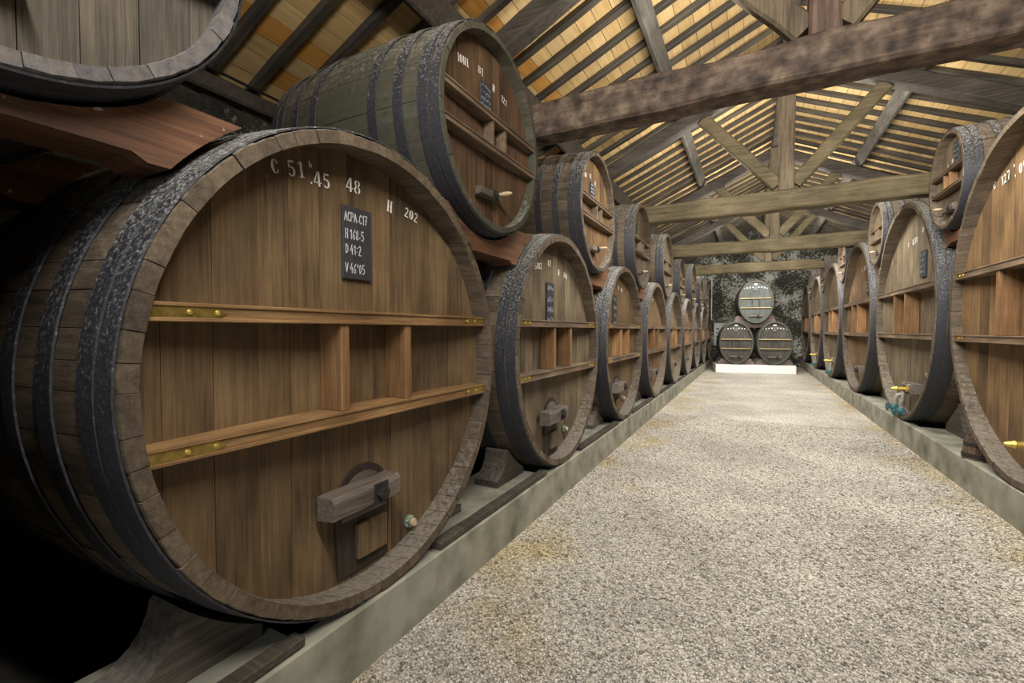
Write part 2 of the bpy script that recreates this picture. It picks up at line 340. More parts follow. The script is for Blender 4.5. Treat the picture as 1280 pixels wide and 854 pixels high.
# roof: boards over common rafters, one frame of boards and rafters per slope
ang = math.atan(SL)
YR0, NR, SPC = -3.2, 63, .4
YR_OFF = 2.38 - round((2.38 - YR0) / SPC) * SPC
for sd, nm in ((-1, 'ceiling_left'), (1, 'ceiling_right')):
    xe = XL - .25 if sd < 0 else XR + .25
    run = abs(xe - RX); slope = run / math.cos(ang)
    root = bpy.data.objects.new(nm, None); COL.objects.link(root); struct(root)
    root['label'] = 'pine boarded roof slope over dark rafters, ' + ('above the row with the H 202 cask' if sd < 0 else 'above the row with the C 127 cask')
    root.location = (RX, 0, ZR); root.rotation_euler = (0, -ang if sd < 0 else ang, 0)
    # local x runs down the slope (sd*x), z up from the rafter underside
    rm = []
    for k in range(4):
        me = MB().beam((0, 0, .033), (sd * slope, 0, .033), .09, .066, n=14, jit=.005, c=.009).mesh('rafter'); me.materials.append(RAFT); rm.append(me)
    for k in range(NR):
        y = YR_OFF + SPC * k
        if y > YE - .06: break
        ob('rafter', rm[k % 4], None, root, (0, y + random.uniform(-.02, .02), 0))
    bw = .2; nb = int(slope / bw) + 1
    for i in range(nb):
        y = YB + .02; x0 = i * bw
        while y < YE - .05:
            ln = random.choice((2.4, 2.8, 3.2, 3.6, 4.0)); y1 = min(y + ln, YE - .02)
            if YE - y1 < .8: y1 = YE - .02
            xa, xb = sd * (x0 + .003), sd * (min(x0 + bw, slope) - .003)
            z = .068 + random.uniform(0, .006)
            m = MB().box(min(xa, xb), max(xa, xb), y + .002, y1 - .002, z, z + .022)
            op = random.random() < .012 or (sd < 0 and i == 22 and y1 > 1.6 and y < 3.6)
            ob('roof_board', m, PINEO if op else PINE, root); y = y1
    struct(ob('roof_cover_' + nm[8:], MB().box(min(0, sd * slope), max(0, sd * slope), YB - .3, YE + .3, .105, .15), EARTH, None, (RX, 0, ZR), (0, -ang if sd < 0 else ang, 0)))
struct(ob('ridge_beam', MB().beam((RX, YB, ZR - .12), (RX, YE, ZR - .12), .14, .22, n=20), PRIN))
purl_lab = {(-1, 1.5): 'grey purlin along the mid slope above the H 202 cask row', (-1, 3.0): 'dark purlin low on the slope above the H 202 cask row',
            (1, 1.5): 'grey purlin along the mid slope above the C 127 cask row', (1, 3.0): 'dark purlin low on the slope above the C 127 cask row'}
def zprin(dx): return 5.67 - .47 * dx        # top of the principal rafters
for sd in (-1, 1):
    for dx in (1.53, 3.0):
        x = RX + sd * dx; zt = zroof(x); zb = zprin(dx)
        o = ob('purlin', MB().beam((x, YB, (zt + zb) / 2), (x, YE, (zt + zb) / 2),   .09, zt - zb - .004, up=(-sd * SL, 0, 1), n=26, jit=.004), PURL if dx < 2 else PRIN)
        tag(o, purl_lab[(sd, 1.5 if dx < 2 else 3.0)], 'purlin', 'roof purlins')
TL = {0: None, 4: 'rough brown roof truss with a reddish king post, just beyond the H 121 cask', 8: 'olive roof truss with king post and two diagonal struts, second after the rough brown one',
      12: 'olive roof truss, third after the rough brown one', 16: 'roof truss closest to the stone end wall', 20: None}
for yt in (0, 4, 8, 12, 16):
    lab = TL[yt] or 'roof truss over the photographer, next to the barn door'
    t = thing('roof_truss', lab, 'roof truss', (RX, yt, 3.3), 0, 'roof trusses')
    tm = TIE1 if yt <= 4 else TIE2; pm = POSTR if yt <= 4 else POST
    hh = .29
    ob('tie_beam', MB().beam((XL - RX, 0, hh / 2), (XR - RX, 0, hh / 2), .26, hh, n=26, jit=.012, c=.022), tm, t)
    ob('king_post', MB().beam((0, 0, hh - .0), (0, 0, ZR - .24 - 3.3), .2, .2, up=(0, 1, 0), n=8, jit=.008), pm, t)
    for sd in (-1, 1):
        z0 = zprin(0) - 3.3 - .1; ln = 3.95
        ob('principal_rafter', MB().beam((sd * .1, 0, z0 - .047 - .03), (sd * ln, 0, z0 - .47 * ln - .03), .2, .22, n=10, jit=.008), PRIN, t)
        ob('strut', MB().beam((sd * .11, 0, hh + .09), (sd * 1.16, 0, zprin(1.16) - 3.3 - .24), .1, .19, up=(0, 1, 0) if False else (0, 0, 1), n=8, jit=.006), POST if yt <= 4 else TIE2, t)

# ------------------------------------------------------------------ lettering
def glyph(ch):
    Q = []
    def rect(x0, x1, y0, y1): Q.append([(x0, y0), (x1, y0), (x1, y1), (x0, y1)])
    def arc(cx, cy, rx, ry, a0, a1, wt=.21, wn=.08):
        n = max(3, int(abs(a1 - a0) / 15)); P = []
        for i in range(n + 1):
            a = R(a0 + (a1 - a0) * i / n); P.append(((cx + rx * math.cos(a), cy + ry * math.sin(a)), (cx + (rx - wt) * math.cos(a), cy + (ry - wn) * math.sin(a))))
        for i in range(n): Q.append([P[i][0], P[i + 1][0], P[i + 1][1], P[i][1]])
    if ch == '0': arc(.3, .5, .3, .5, -78, 78); arc(.3, .5, .3, .5, 102, 258)
    elif ch == 'C': arc(.32, .5, .3, .5, 100, 260); arc(.32, .5, .28, .5, 25, 80, .1); arc(.32, .5, .28, .5, -80, -25, .1)
    elif ch == 'H':
        rect(.06, .24, 0, 1); rect(.42, .6, 0, 1); rect(.28, .38, .47, .53); rect(0, .04, .95, 1); rect(0, .04, 0, .05); rect(.62, .66, .95, 1); rect(.62, .66, 0, .05)
    elif ch == '1': rect(.2, .38, 0, 1); Q.append([(.17, .96), (.17, .88), (.04, .8), (.04, .86)]); rect(.1, .17, 0, .06); rect(.41, .48, 0, .06)
    elif ch == '2': arc(.3, .72, .25, .28, -10, 165, .15); Q.append([(.54, .64), (.38, .62), (.04, .1), (.2, .12)]); rect(.04, .58, 0, .11)
    elif ch == '3': arc(.28, .74, .25, .26, -75, 150, .15); arc(.28, .27, .28, .27, -150, 75, .16)
    elif ch == '4': Q.append([(0, .3), (.1, .3), (.36, .92), (.3, .98)]); rect(0, .3, .22, .3); rect(.34, .5, 0, 1); rect(.53, .62, .22, .3)
    elif ch == '5': rect(.1, .18, .52, .96); rect(.1, .52, .86, .98); arc(.28, .31, .28, .31, -150, 112, .16)
    elif ch == '7': rect(.04, .56, .87, 1); Q.append([(.4, .82), (.56, .82), (.34, 0), (.16, 0)])
    elif ch == '8':
        for cy, r in ((.75, .24), (.27, .27)): arc(.3, cy, r + .02, r, -72, 72, .15); arc(.3, cy, r + .02, r, 108, 252, .15)
    elif ch == '9': arc(.3, .7, .27, .3, -72, 72, .15); arc(.3, .7, .27, .3, 108, 252, .15); arc(.2, .5, .37, .5, -85, -5, .16)
    elif ch == 'h': rect(.02, .12, .5, 1); rect(.2, .3, .5, .8); rect(.12, .2, .74, .8)
    elif ch == ',': rect(.05, .2, -.02, .14); Q.append([(.1, -.02), (.2, -.02), (.08, -.16), (.04, -.14)])
    elif ch == '.': rect(.05, .2, -.02, .14)
    return Q
ADV = {' ': .4, 'h': .36, ',': .26, '.': .26, '1': .56}
def stencil(mb, txt, y, z, h, x, tilt=0.0):
    """text centred on (y,z) on the head plane x; local +y reads to the right"""
    w = sum(ADV.get(c, .74) for c in txt) * h; cy = -w / 2
    for c in txt:
        for q in glyph(c):
            P = []
            for u, v in q:
                yy = cy + u * h; zz = (v - .5) * h
                P.append((x, y + yy * math.cos(tilt) - zz * math.sin(tilt), z + yy * math.sin(tilt) + zz * math.cos(tilt)))
            mb.add(P, [tuple(range(len(P)))])
        cy += ADV.get(c, .74) * h
STK = {'A': [[(0, 0), (.3, 1), (.6, 0)], [(.12, .4), (.5, .4)]], 'C': [[(.55, .85), (.3, 1), (.05, .6), (.1, .15), (.35, 0), (.55, .15)]],
       'P': [[(.05, 0), (.05, 1), (.5, .9), (.5, .55), (.05, .5)]], '.': [[(.1, .25), (.25, .25)]], '1': [[(.05, .75), (.3, 1), (.3, 0)]],
       '7': [[(0, 1), (.55, 1), (.25, 0)], [(.15, .5), (.5, .5)]], 'H': [[(.05, 0), (.05, 1)], [(.5, 0), (.5, 1)], [(.05, .5), (.5, .5)]],
       '6': [[(.5, 1), (.15, .6), (.05, .2), (.3, 0), (.5, .2), (.35, .45), (.1, .35)]], '8': [[(.3, .5), (.05, .75), (.3, 1), (.5, .75), (.3, .5), (.05, .2), (.3, 0), (.55, .2), (.3, .5)]],
       '5': [[(.5, 1), (.1, 1), (.1, .55), (.4, .6), (.52, .3), (.3, 0), (.05, .1)]], 'D': [[(.05, 0), (.05, 1), (.45, .8), (.5, .3), (.05, 0)]],
       '4': [[(.35, 1), (.02, .4), (.55, .4)], [(.4, .65), (.4, 0)]], ':': [[(.12, .75), (.18, .7)], [(.12, .35), (.18, .3)]], '2': [[(.05, .8), (.3, 1), (.5, .75), (.05, 0), (.55, 0)]],
       'V': [[(0, 1), (.25, 0), (.55, 1)]], '°': [[(.1, .8), (.25, 1), (.35, .8), (.2, .65), (.1, .8)]], '0': [[(.3, 1), (.05, .6), (.2, 0), (.5, .4), (.3, 1)]], ' ': []}
def ribbon(mb, pts, w, x):
    for (a, b_), (c, d) in zip(pts, pts[1:]):
        l = math.hypot(c - a, d - b_) or 1; nx, ny = -(d - b_) / l * w / 2, (c - a) / l * w / 2
        ex, ey = (c - a) / l * w * .3, (d - b_) / l * w * .3
        mb.add([(x, a - ex + nx, b_ - ey + ny), (x, c + ex + nx, d + ey + ny), (x, c + ex - nx, d + ey - ny), (x, a - ex - nx, b_ - ey - ny)], [(0, 1, 2, 3)])
def chalk(mb, txt, y, z, h, x, wl=.004, k=.62):
    for c in txt:
        for st in STK[c]: ribbon(mb, [(y + u * h * k, z + v * h) for u, v in st], wl, x)
        y += h * k * (.52 if c in '.:°' else .56 if c == '1' else .3 if c == ' ' else .72)
def scribble(mb, y0, y1, z0, z1, x, rows, w, rnd):
    for r_ in range(rows):
        zz = z1 - (r_ + .5) * (z1 - z0) / rows; hh = (z1 - z0) / rows * .3; y = y0
        while y < y1 - .01:
            P = [(min(max(y + rnd.uniform(-.006, .018), y0), y1), zz + rnd.uniform(-hh, hh)) for _ in range(4)]
            ribbon(mb, P, w, x); y += (y1 - y0) / 6

# ------------------------------------------------------------------ casks
class Cask: pass
def spec(**k):
    c = Cask(); d = dict(a=1.0, b=1.033, L=1.8, bulge=1.062, ns=58, th=.058, cd=.085, dc=.075, nb=13, near=True, stave=STAVE, head=HEAD_L, bar=BARW, div=DIVW,
                         zbar=(.237, -.19), hbar=.058, ydiv=(-.2, .2), tdiv=.045, seed=1)
    d.update(k)
    for kk, v in d.items(): setattr(c, kk, v)
    return c
def grow(c, x):                       # radius factor at depth x (<=0) behind the front rim
    t = min(max(-x / c.L, 0), 1); return 1 + (c.bulge - 1) * (1 - (2 * t - 1) ** 2)
def hx(c, y): return -c.cd - c.dc * (1 - min(1, (y / c.a) ** 2))   # concave head surface
def under(c, y, x, clear=.012):       # height of the cask underside above the local origin at offset y
    g = grow(c, x); aa, bb = c.a * g + clear, c.b * g + clear
    return c.b - bb * math.sqrt(max(0, 1 - (y / aa) ** 2))
def over(c, y, x, clear=.012):
    g = grow(c, x); aa, bb = c.a * g + clear, c.b * g + clear
    return c.b + bb * math.sqrt(max(0, 1 - (y / aa) ** 2))
def build_cask(c, root):
    """parts of a cask; local origin = lowest point of the front rim, +x out of the face"""
    rnd = random.Random(c.seed); a, b, L, cd, th = c.a, c.b, c.L, c.cd, c.th
    zc = b; NX = 8
    xs = [0, -.012] + [-L * (i / NX) for i in range(1, NX)] + [-L + .012, -L]
    def ring_pt(t, x, dr):            # dr: distance from the outer surface (negative = inside)
        g = grow(c, x); return ((a * g + dr) * math.cos(t), zc + (b * g + dr) * math.sin(t))
    if c.near:
        cuts = [0]
        for i in range(c.ns): cuts.append(cuts[-1] + rnd.uniform(.8, 1.2))
        cuts = [2 * math.pi * q / cuts[-1] + .3 for q in cuts]
        for i in range(c.ns):
            t0, t1 = cuts[i] + .0012, cuts[i + 1] - .0012; tm = (t0 + t1) / 2
            j = rnd.uniform(-.003, .002); jx = rnd.uniform(-.006, .002)
            v = []; f = []
            for k, x in enumerate(xs):
                e = -.004 if k in (0, len(xs) - 1) else 0
                xx = x + (jx if k < 2 else 0)
                for t, dr in ((t0, j - .0025 + e), (tm, j + e), (t1, j - .0025 + e), (t1, -th - e), (tm, -th - e), (t0, -th - e)):
                    y, z = ring_pt(t, x, dr); v.append((xx, y, z))
            for k in range(len(xs) - 1):
                for q in range(6): f.append((k * 6 + q, k * 6 + (q + 1) % 6, (k + 1) * 6 + (q + 1) % 6, (k + 1) * 6 + q))
            f.append(tuple(range(6))); f.append(tuple(range((len(xs) - 1) * 6, len(xs) * 6)))
            ob('stave', MB().add(v, f), c.stave, root, smooth=40)
    else:
        n = 44; v = []; f = []
        for k, x in enumerate(xs):
            for q in range(n):
                y, z = ring_pt(2 * math.pi * q / n, x, -.004 if k in (0, len(xs) - 1) else 0); v.append((x, y, z))
        m = len(xs)
        for x, dr in ((0, -th), (-cd - c.dc - .02, -th)):
            for q in range(n):
                y, z = ring_pt(2 * math.pi * q / n, x, dr); v.append((x, y, z))
        def link(r0, r1):
            for q in range(n): f.append((r0 * n + q, r0 * n + (q + 1) % n, r1 * n + (q + 1) % n, r1 * n + q))
        for k in range(m - 1): link(k, k + 1)
        link(0, m); link(m, m + 1); f.append(tuple(range((m - 1) * n, m * n))); f.append(tuple(range((m + 1) * n, (m + 2) * n)))
        ob('stave_shell', MB().add(v, f), c.stave, root, smooth=40)
    # heads
    gh = grow(c, -cd - c.dc); ai, bi = a * gh - th + .003, b * gh - th + .003
    def chord(y, aa=ai, bb=bi): return bb * math.sqrt(max(0, 1 - (y / aa) ** 2))
    nb = c.nb if c.near else 1
    ys = [-ai]; 
    for i in range(nb): ys.append(ys[-1] + rnd.uniform(.75, 1.25))
    ys = [-ai + (q + ai) * 2 * ai / (ys[-1] + ai) for q in ys]
    for i in range(nb):
        y0, y1 = ys[i] + .0012, ys[i + 1] - .0012; n = 5 if nb > 1 else 24
        up = [(y0 + (y1 - y0) * k / n) for k in range(n + 1)]
        pts = [(y, zc + chord(y) + .0) for y in up] + [(y, zc - chord(y)) for y in reversed(up)]
        dx = rnd.uniform(-.004, 0)
        hb = MB().prism(pts, -.045, 0); hb.v = [(x + hx(c, y) + dx, y, z) for x, y, z in hb.v]
        if nb > 1: ob('head_board', hb, c.head, root)
        else:
            k = len(up); v = []; f = []
            for y in up:
                for x, z in ((0, chord(y)), (0, -chord(y)), (-.045, -chord(y)), (-.045, chord(y))): v.append((x + hx(c, y), y, zc + z))
            for q in range(k - 1):
                for w in range(4): f.append((q * 4 + w, q * 4 + (w + 1) % 4, q * 4 + 4 + (w + 1) % 4, q * 4 + 4 + w))
            ob('head', MB().add(v, f), c.head, root, smooth=30)
    if c.near:
        pts = [(ai * math.cos(2 * math.pi * k / 40), zc + bi * math.sin(2 * math.pi * k / 40)) for k in range(40)]
        ob('rear_head', MB().prism(pts, -L + cd - .02, -L + cd + .02), c.head, root)
    # iron hoops
    def hoop(x0, x1, seg):
        v = []; f = []
        prof = [(x0, .0015), (x0 - .002, .0075), (x1 + .002, .0075), (x1, .0015)]
        for q in range(seg):
            t = 2 * math.pi * q / seg
            for x, dr in prof:
                y, z = ring_pt(t, x, dr); v.append((x, y, z))
        for q in range(seg):
            for k in range(4): f.append((q * 4 + k, q * 4 + (k + 1) % 4, ((q + 1) % seg) * 4 + (k + 1) % 4, ((q + 1) % seg) * 4 + k))
        ob('hoop', MB().add(v, f), HOOP, root, smooth=30)
    sg = 96 if c.near else 48
    for f0, f1 in c.hoops: hoop(-f0 * L, -f1 * L, sg)
    for f0, f1 in c.hoops: hoop(-L + f1 * L, -L + f0 * L, sg)
    # shelf bars across the head, upright dividers between them
    xf = -.02; cd = cd + c.dc
    for kz, z in enumerate(c.zbar):
        yh = chord(z) - .004 if False else ai * math.sqrt(1 - ((abs(z) + c.hbar / 2) / bi) ** 2) - .004
        m = MB().box(-cd + .001, xf, -yh, yh, zc + z - c.hbar / 2, zc + z + c.hbar / 2, .003)
        if c.near:
            for zz in (-1, 1): m.box(xf - .002, xf + .008, -yh, yh, zc + z + zz * (c.hbar / 2 - .006) - .006, zc + z + zz * (c.hbar / 2 - .006) + .006, .002)
        br = ob('shelf_bar', m, c.bar, root)
        if c.brass:
            for sg_ in (-1, 1):
                ln = .23 * c.brass; h2 = .0195 * (c.hbar / .058); e0 = sg_ * (yh - .002)
                pr = [(0, -h2), (ln * .62, -h2), (ln * .66, -h2 * 1.25), (ln * .72, -h2 * .8), (ln * .8, -h2 * 1.1), (ln * .88, -h2 * .9), (ln, 0)]
                pr = pr + [(u, -w) for u, w in reversed(pr[:-1])]
                bp = MB().prism([(e0 - sg_ * u, zc + z + w) for u, w in pr], xf + .0005, xf + .0035)
                po = ob('brass_strap', bp, BRASS, br, label='aged brass strap on the shelf bar end')
                for u in (.5, .86): bp_ = MB().lathe([(.009, xf + .003), (.008, xf + .007), (.003, xf + .009)], 10, 'x', (0, e0 - sg_ * ln * u, zc + z)); ob('rivet', bp_, BRASSY, br)
    for y in c.ydiv:
        m = MB().box(-cd + .001, xf - .004, y - c.tdiv / 2, y + c.tdiv / 2, zc + c.zbar[1] + c.hbar / 2, zc + c.zbar[0] - c.hbar / 2, .003)
        ob('divider', m, c.div, root)
def details(c, root, s=1.0, texts=(), slate=None, slate_lines=None, door=None, clamp=None, cap=None, tap=None, chalkmat=None, wedge=False, seed=3):
    cd, zc = c.cd + c.dc, c.b; rnd = random.Random(seed)
    if texts:
        for t, y, z, h, ti in texts:
            m = MB(); stencil(m, t, y, zc + z, h, hx(c, abs(y) + .03) + .0025, ti)
            ob('stencilled_number', m, WHITE_P, root, label='white stencilled number', fix=False)
    if slate:
        y0, y1, z0, z1 = slate; cd = -hx(c, max(abs(y0), abs(y1))) - .001
        sl = ob('slate', MB().box(-cd + .001, -cd + .014, y0, y1, zc + z0, zc + z1, .002), SLATE, root, label='dark slate with chalk writing')
        if slate_lines:
            for t, u, v, h in slate_lines: m = MB(); chalk(m, t, y0 + u, zc + z0 + v, h, -cd + .0155); ob('chalk_writing', m, CHALK, sl, fix=False)
        else:
            for k in range(4):
                m = MB(); dz = (z1 - z0 - .04 * s) / 4
                scribble(m, y0 + .012 * s, y1 - .012 * s, zc + z0 + .03 * s + dz * k, zc + z0 + .03 * s + dz * (k + 1), -cd + .0155, 1, .007 * s, rnd); ob('chalk_writing', m, chalkmat or CHALK, sl, fix=False)
    cd = c.cd + c.dc
    if door:
        y0, y1, z0, z1 = door; ym = (y0 + y1) / 2; hw = (y1 - y0) / 2
        arcp = [(ym + hw * math.cos(R(t)), zc + z1 - hw + hw * math.sin(R(t))) for t in range(0, 181, 15)]
        pts = arcp + [(y0 + hw * .08, zc + z0), (y1 - hw * .08, zc + z0)]
        dr = ob('door', MB().prism(pts, -cd + .001, -cd + .012), DOORD, root, label='dark stained arched cask door')
        k = .8; arcp = [(ym + hw * k * math.cos(R(t)), zc + z1 - hw + hw * k * math.sin(R(t))) for t in range(0, 181, 15)]
        ob('door_panel', MB().prism(arcp + [(ym - hw * k, zc + z1 - hw * 1.4), (ym + hw * k, zc + z1 - hw * 1.4)], -cd + .012, -cd + .02), CLAMP, dr)
        ob('door_block', MB().box(-cd + .012, -cd + .04 * s, ym - hw * .35, ym + hw * .75, zc + z0 + .06 * s, zc + z0 + .06 * s + hw * .95, .004), c.head, dr)
    if clamp:
        y0, y1, z0, z1, xc = clamp
        m = MB(); n = 7
        v = []; f = []
        for i in range(n + 1):
            y = y0 + (y1 - y0) * i / n; j = rnd.uniform(-.004, .004); rd = .012 * s
            for x, z in ((-cd + .03 * s, z0 + j), (xc, z0 + rd + j), (xc + .004, z1 - rd * 1.6 + j), (xc - rd, z1 + j), (-cd + .03 * s, z1 + j)): v.append((x, y, zc + z))
        for i in range(n):
            for k in range(5): f.append((i * 5 + k, i * 5 + (k + 1) % 5, i * 5 + 5 + (k + 1) % 5, i * 5 + 5 + k))
        f.append(tuple(range(5))); f.append(tuple(range(n * 5, n * 5 + 5)))
        cl = ob('clamp_bar', m.add(v, f), CLAMP, root, label='weathered wooden clamp bar')
        yb = y0 + (y1 - y0) * .67; zm = zc + (z0 + z1) / 2
        ob('bolt_rod', MB().lathe([(.013 * s, -cd), (.013 * s, xc + .02 * s)], 10, 'x', (0, yb, zm)), IRON, cl)
        ob('bolt_plate', MB().box(xc + .002, xc + .008, yb - .045 * s, yb + .045 * s, zm - .05 * s, zm + .05 * s, .002), IRON, cl)
        ob('bolt_nut', MB().lathe([(.034 * s, xc + .008), (.034 * s, xc + .03 * s), (.02 * s, xc + .036 * s)], 6, 'x', (0, yb, zm)), IRON, cl)
    if cap:
        y, z = cap; p = (0, y, zc + z); cd = -hx(c, y)
        cp = ob('bung', MB().lathe([(.034 * s, -cd), (.036 * s, -cd + .006), (.027 * s, -cd + .008), (.027 * s, -cd + .03 * s)], 18, 'x', p), CAPG, root, label='green ringed bung with pale wooden plug', smooth=40)
        ob('plug', MB().lathe([(.021 * s, -cd + .03 * s), (.021 * s, -cd + .042 * s), (.017 * s, -cd + .046 * s)], 16, 'x', p), PLUG, cp, smooth=40)
        m = MB()
        for k in range(7):
            t = 2 * math.pi * k / 7; m.lathe([(.004 * s, 0), (.003 * s, .006 * s)], 6, 'x', (-cd + .012 * s, y + .0285 * s * math.cos(t), zc + z + .0285 * s * math.sin(t)))
        ob('lettering_marks', m, CHALK, cp)
    cd = c.cd + c.dc
    if tap:
        y, z, ln, kind = tap; p = (0, y, zc + z)
        if kind == 'wood':
            tp = ob('spigot', MB().lathe([(.02 * s, -cd), (.024 * s, -cd + .02), (.016 * s, -cd + ln * .5), (.024 * s, -cd + ln * .6), (.02 * s, -cd + ln * .85), (.009 * s, -cd + ln)], 12, 'x', p), PLUG, root, label='turned pale wooden spigot', smooth=40)
        else:
            tp = ob('tap', MB().lathe([(.045, -cd), (.045, -cd + .02), (.026, -cd + .03), (.026, -cd + ln * .4), (.04, -cd + ln * .42), (.04, -cd + ln * .55), (.026, -cd + ln * .57), (.02, -cd + ln * .8), (.03, -cd + ln * .82), (.012, -cd + ln)], 14, 'x', p), BRASSY, root, label='yellow brass tap', smooth=40)
            ob('tap_key', MB().box(-cd + ln * .45, -cd + ln * .52, y - .05, y + .05, zc + z + .04, zc + z + .06, .004), PIPEG, tp)
def pipes(c, root, y, top, drop=.5):
    zc = c.b; cd = c.cd + c.dc
    p = ob('drain_pipe', MB().tube([(-cd + .03, y, zc + top), (-.03, y, zc + top - .03), (-.02, y, zc + top - drop * .5), (-.01, y, zc + top - drop)], .028, 10), PIPEG, root, smooth=50)
    v = ob('valve_body', MB().lathe([(.035, -.06), (.05, -.05), (.05, .04), (.03, .06), (.03, .12)], 12, 'y', (.0, y, zc + top - drop)), TEAL, p, smooth=40)
    m = MB()
    for k in range(10):
        t0, t1 = 2 * math.pi * k / 10, 2 * math.pi * (k + 1) / 10
        m.tube([(.075, y + .05 * math.cos(t0), zc + top - drop + .05 * math.sin(t0)), (.075, y + .05 * math.cos(t1), zc + top - drop + .05 * math.sin(t1))], .009, 6)
    m.tube([(.03, y, zc + top - drop), (.08, y, zc + top - drop)], .009, 6); m.tube([(.075, y - .05, zc + top - drop), (.075, y + .05, zc + top - drop)], .007, 6)
    ob('valve_wheel', m, TEAL, p, label='teal valve wheel')

HB_L = ((.004, .045), (.05, .092), (.165, .215), (.29, .335))
HB_U = ((.004, .05), (.056, .1), (.17, .215), (.3, .345))
ZL = .285; PITCH = 2.34; YL1 = 1.582; FX = -1.5       # left row: rim bottom height, spacing, first centre, face plane
GL = 'lower casks of the row with the H 202 cask'; GU = 'upper casks of the row with the H 202 cask'
GR = 'lower casks of the row with the C 127 cask'; GV = 'upper casks of the row with the C 127 cask'
ordn = ['', 'first', 'second', 'third', 'fourth', 'fifth', 'sixth', 'seventh', 'eighth', 'ninth']
casks = []
# lower left row ----------------------------------------------------
sL = spec(hoops=HB_L, brass=1.0)
def left_cask(i, label, **kw):
    d = dict(hoops=HB_L, brass=1.0, seed=20 + i); d.update(kw); c = spec(**d)
    r = thing('oak_cask', label, 'cask', (FX, YL1 + PITCH * (i - 1), ZL), 0, GL)
    build_cask(c, r); return c, r
c1, r = left_cask(1, 'huge oak cask stencilled 48 and H 202, its slate chalked with figures', ns=60, seed=5)
details(c1, r, 1, texts=[('C', -.43, .819, .056, .2), ('51', -.335, .839, .064, .16), ('h', -.262, .869, .05, .12), ('45', -.2, .834, .064, .1), ('.', -.262, .829, .056, .1), ('48', -.02, .859, .064, 0), ('H', .215, .819, .060, -.1), ('202', .375, .809, .052, -.16)],
        slate=(-.1, .075, .42, .755), slate_lines=[('ACPA.C17', .008, .265, .042), ('H 168.5', .012, .185, .044), ('D 41:2', .014, .115, .044), ('V 46°05', .012, .028, .044)],
        door=(-.155, .19, -.96, -.46), clamp=(-.265, .14, -.63, -.525, -.03), cap=(.34, -.862))
c2, r = left_cask(2, 'lower oak cask stencilled 47 and H 203, beside the H 202 cask', head=HEAD_G, bar=BARD, seed=6, stave=STAVE)
details(c2, r, 1, texts=[('C', -.43, .72, .052, .2), ('5182', -.28, .745, .056, .12), ('47', -.02, .8, .058, 0), ('H', .2, .74, .056, -.1), ('203', .36, .725, .05, -.16)],
        slate=(-.1, .06, .2, .62), door=(-.15, .17, -.98, -.45), clamp=(-.3, .14, -.655, -.53, -.03), cap=(.33, -.8), chalkmat=CHALKB, seed=8)
c3, r = left_cask(3, 'lower oak cask with warm brown head, second after the H 202 cask', seed=9, bar=BARD)
details(c3, r, 1, texts=[('H', .1, .78, .056, 0), ('204', .26, .76, .05, -.1)], slate=(-.2, -.04, .2, .66), door=(-.15, .17, -.98, -.45), clamp=(-.3, .14, -.655, -.53, -.03), cap=(.33, -.8), chalkmat=CHALKB, seed=18)
far = spec(hoops=HB_L, brass=0, near=False, head=HEAD_L, bar=BARD, seed=30)
def far_left(i, label, proto=None):
    r = copy_tree(proto); r.location = (FX, YL1 + PITCH * (i - 1), ZL); r['label'] = label; return r
p4 = thing('oak_cask', 'lower oak cask, third after the H 202 cask along the kerb', 'cask', (FX, YL1 + PITCH * 3, ZL), 0, GL)
build_cask(far, p4); details(far, p4, 1, texts=[('H', .1, .78, .056, 0), ('20', .26, .76, .05, -.1)], door=(-.15, .17, -.98, -.45), clamp=(-.3, .14, -.655, -.53, -.03), seed=4)
far2 = spec(hoops=HB_L, brass=0, near=False, head=HEAD_G, bar=BARD, seed=31)
p5 = thing('oak_cask', 'lower oak cask, fourth after the H 202 cask along the kerb', 'cask', (FX, YL1 + PITCH * 4, ZL), 0, GL)
build_cask(far2, p5); details(far2, p5, 1, clamp=(-.3, .14, -.655, -.53, -.03), seed=4)
for i in range(6, 10): far_left(i, 'lower oak cask, %s after the H 202 cask along the kerb' % ordn[i - 1] if i < 9 else 'lower oak cask closest to the end wall in the H 202 row', p4 if i % 2 == 0 else p5)
r0 = far_left(0, 'lower oak cask hidden in shadow under the blue-grey rimmed cask', p5)
LOWL = [YL1 + PITCH * (i - 1) for i in range(0, 10)]

# upper left row -----------------------------------------------------
ZU = 2.155
def upper_spec(**k):
    d = dict(a=.64, b=.645, L=1.42, bulge=1.062, ns=40, th=.046, cd=.06, dc=.035, nb=10, stave=STAVE_M, head=HEAD_D, bar=BARD, div=BARD, zbar=(.105, -.1), hbar=.045, ydiv=(-.02, .15), tdiv=.03, hoops=HB_U, brass=0)
    d.update(k); return spec(**d)
UP = []
def upper(y, label, c, det=True, z=ZU, txt=None, seed=2, chm=CHALKB, tapk='wood'):
    r = thing('oak_cask', label, 'cask', (FX, y, z), 0, GU); build_cask(c, r); UP.append((y, c, z))
    q = c.b / .645
    if det: details(c, r, .7 * q, texts=txt or (), slate=(-.09 * q, .05 * q, .15 * q, .34 * q), clamp=(-.17 * q, .1 * q, -.425 * q, -.37 * q, -.03), tap=(.09 * q, -.37 * q, .15, tapk), chalkmat=chm, seed=seed)
    return r
upper(.35, 'cask with blue-grey rim lying on a red-brown cradle beside the dark wall', upper_spec(a=.6, b=.6, stave=STAVE_B, head=HEAD_O, seed=41), True, z=2.1, seed=5)
upper(2.66, 'mossy green upper cask stencilled 81 and H 121, above the H 202 cask', upper_spec(seed=42),
      txt=[('10H1', -.29, .36, .05, .14), ('81', -.07, .405, .05, 0), ('H', .1, .37, .05, -.05), ('121', .24, .345, .045, -.12)], seed=6)
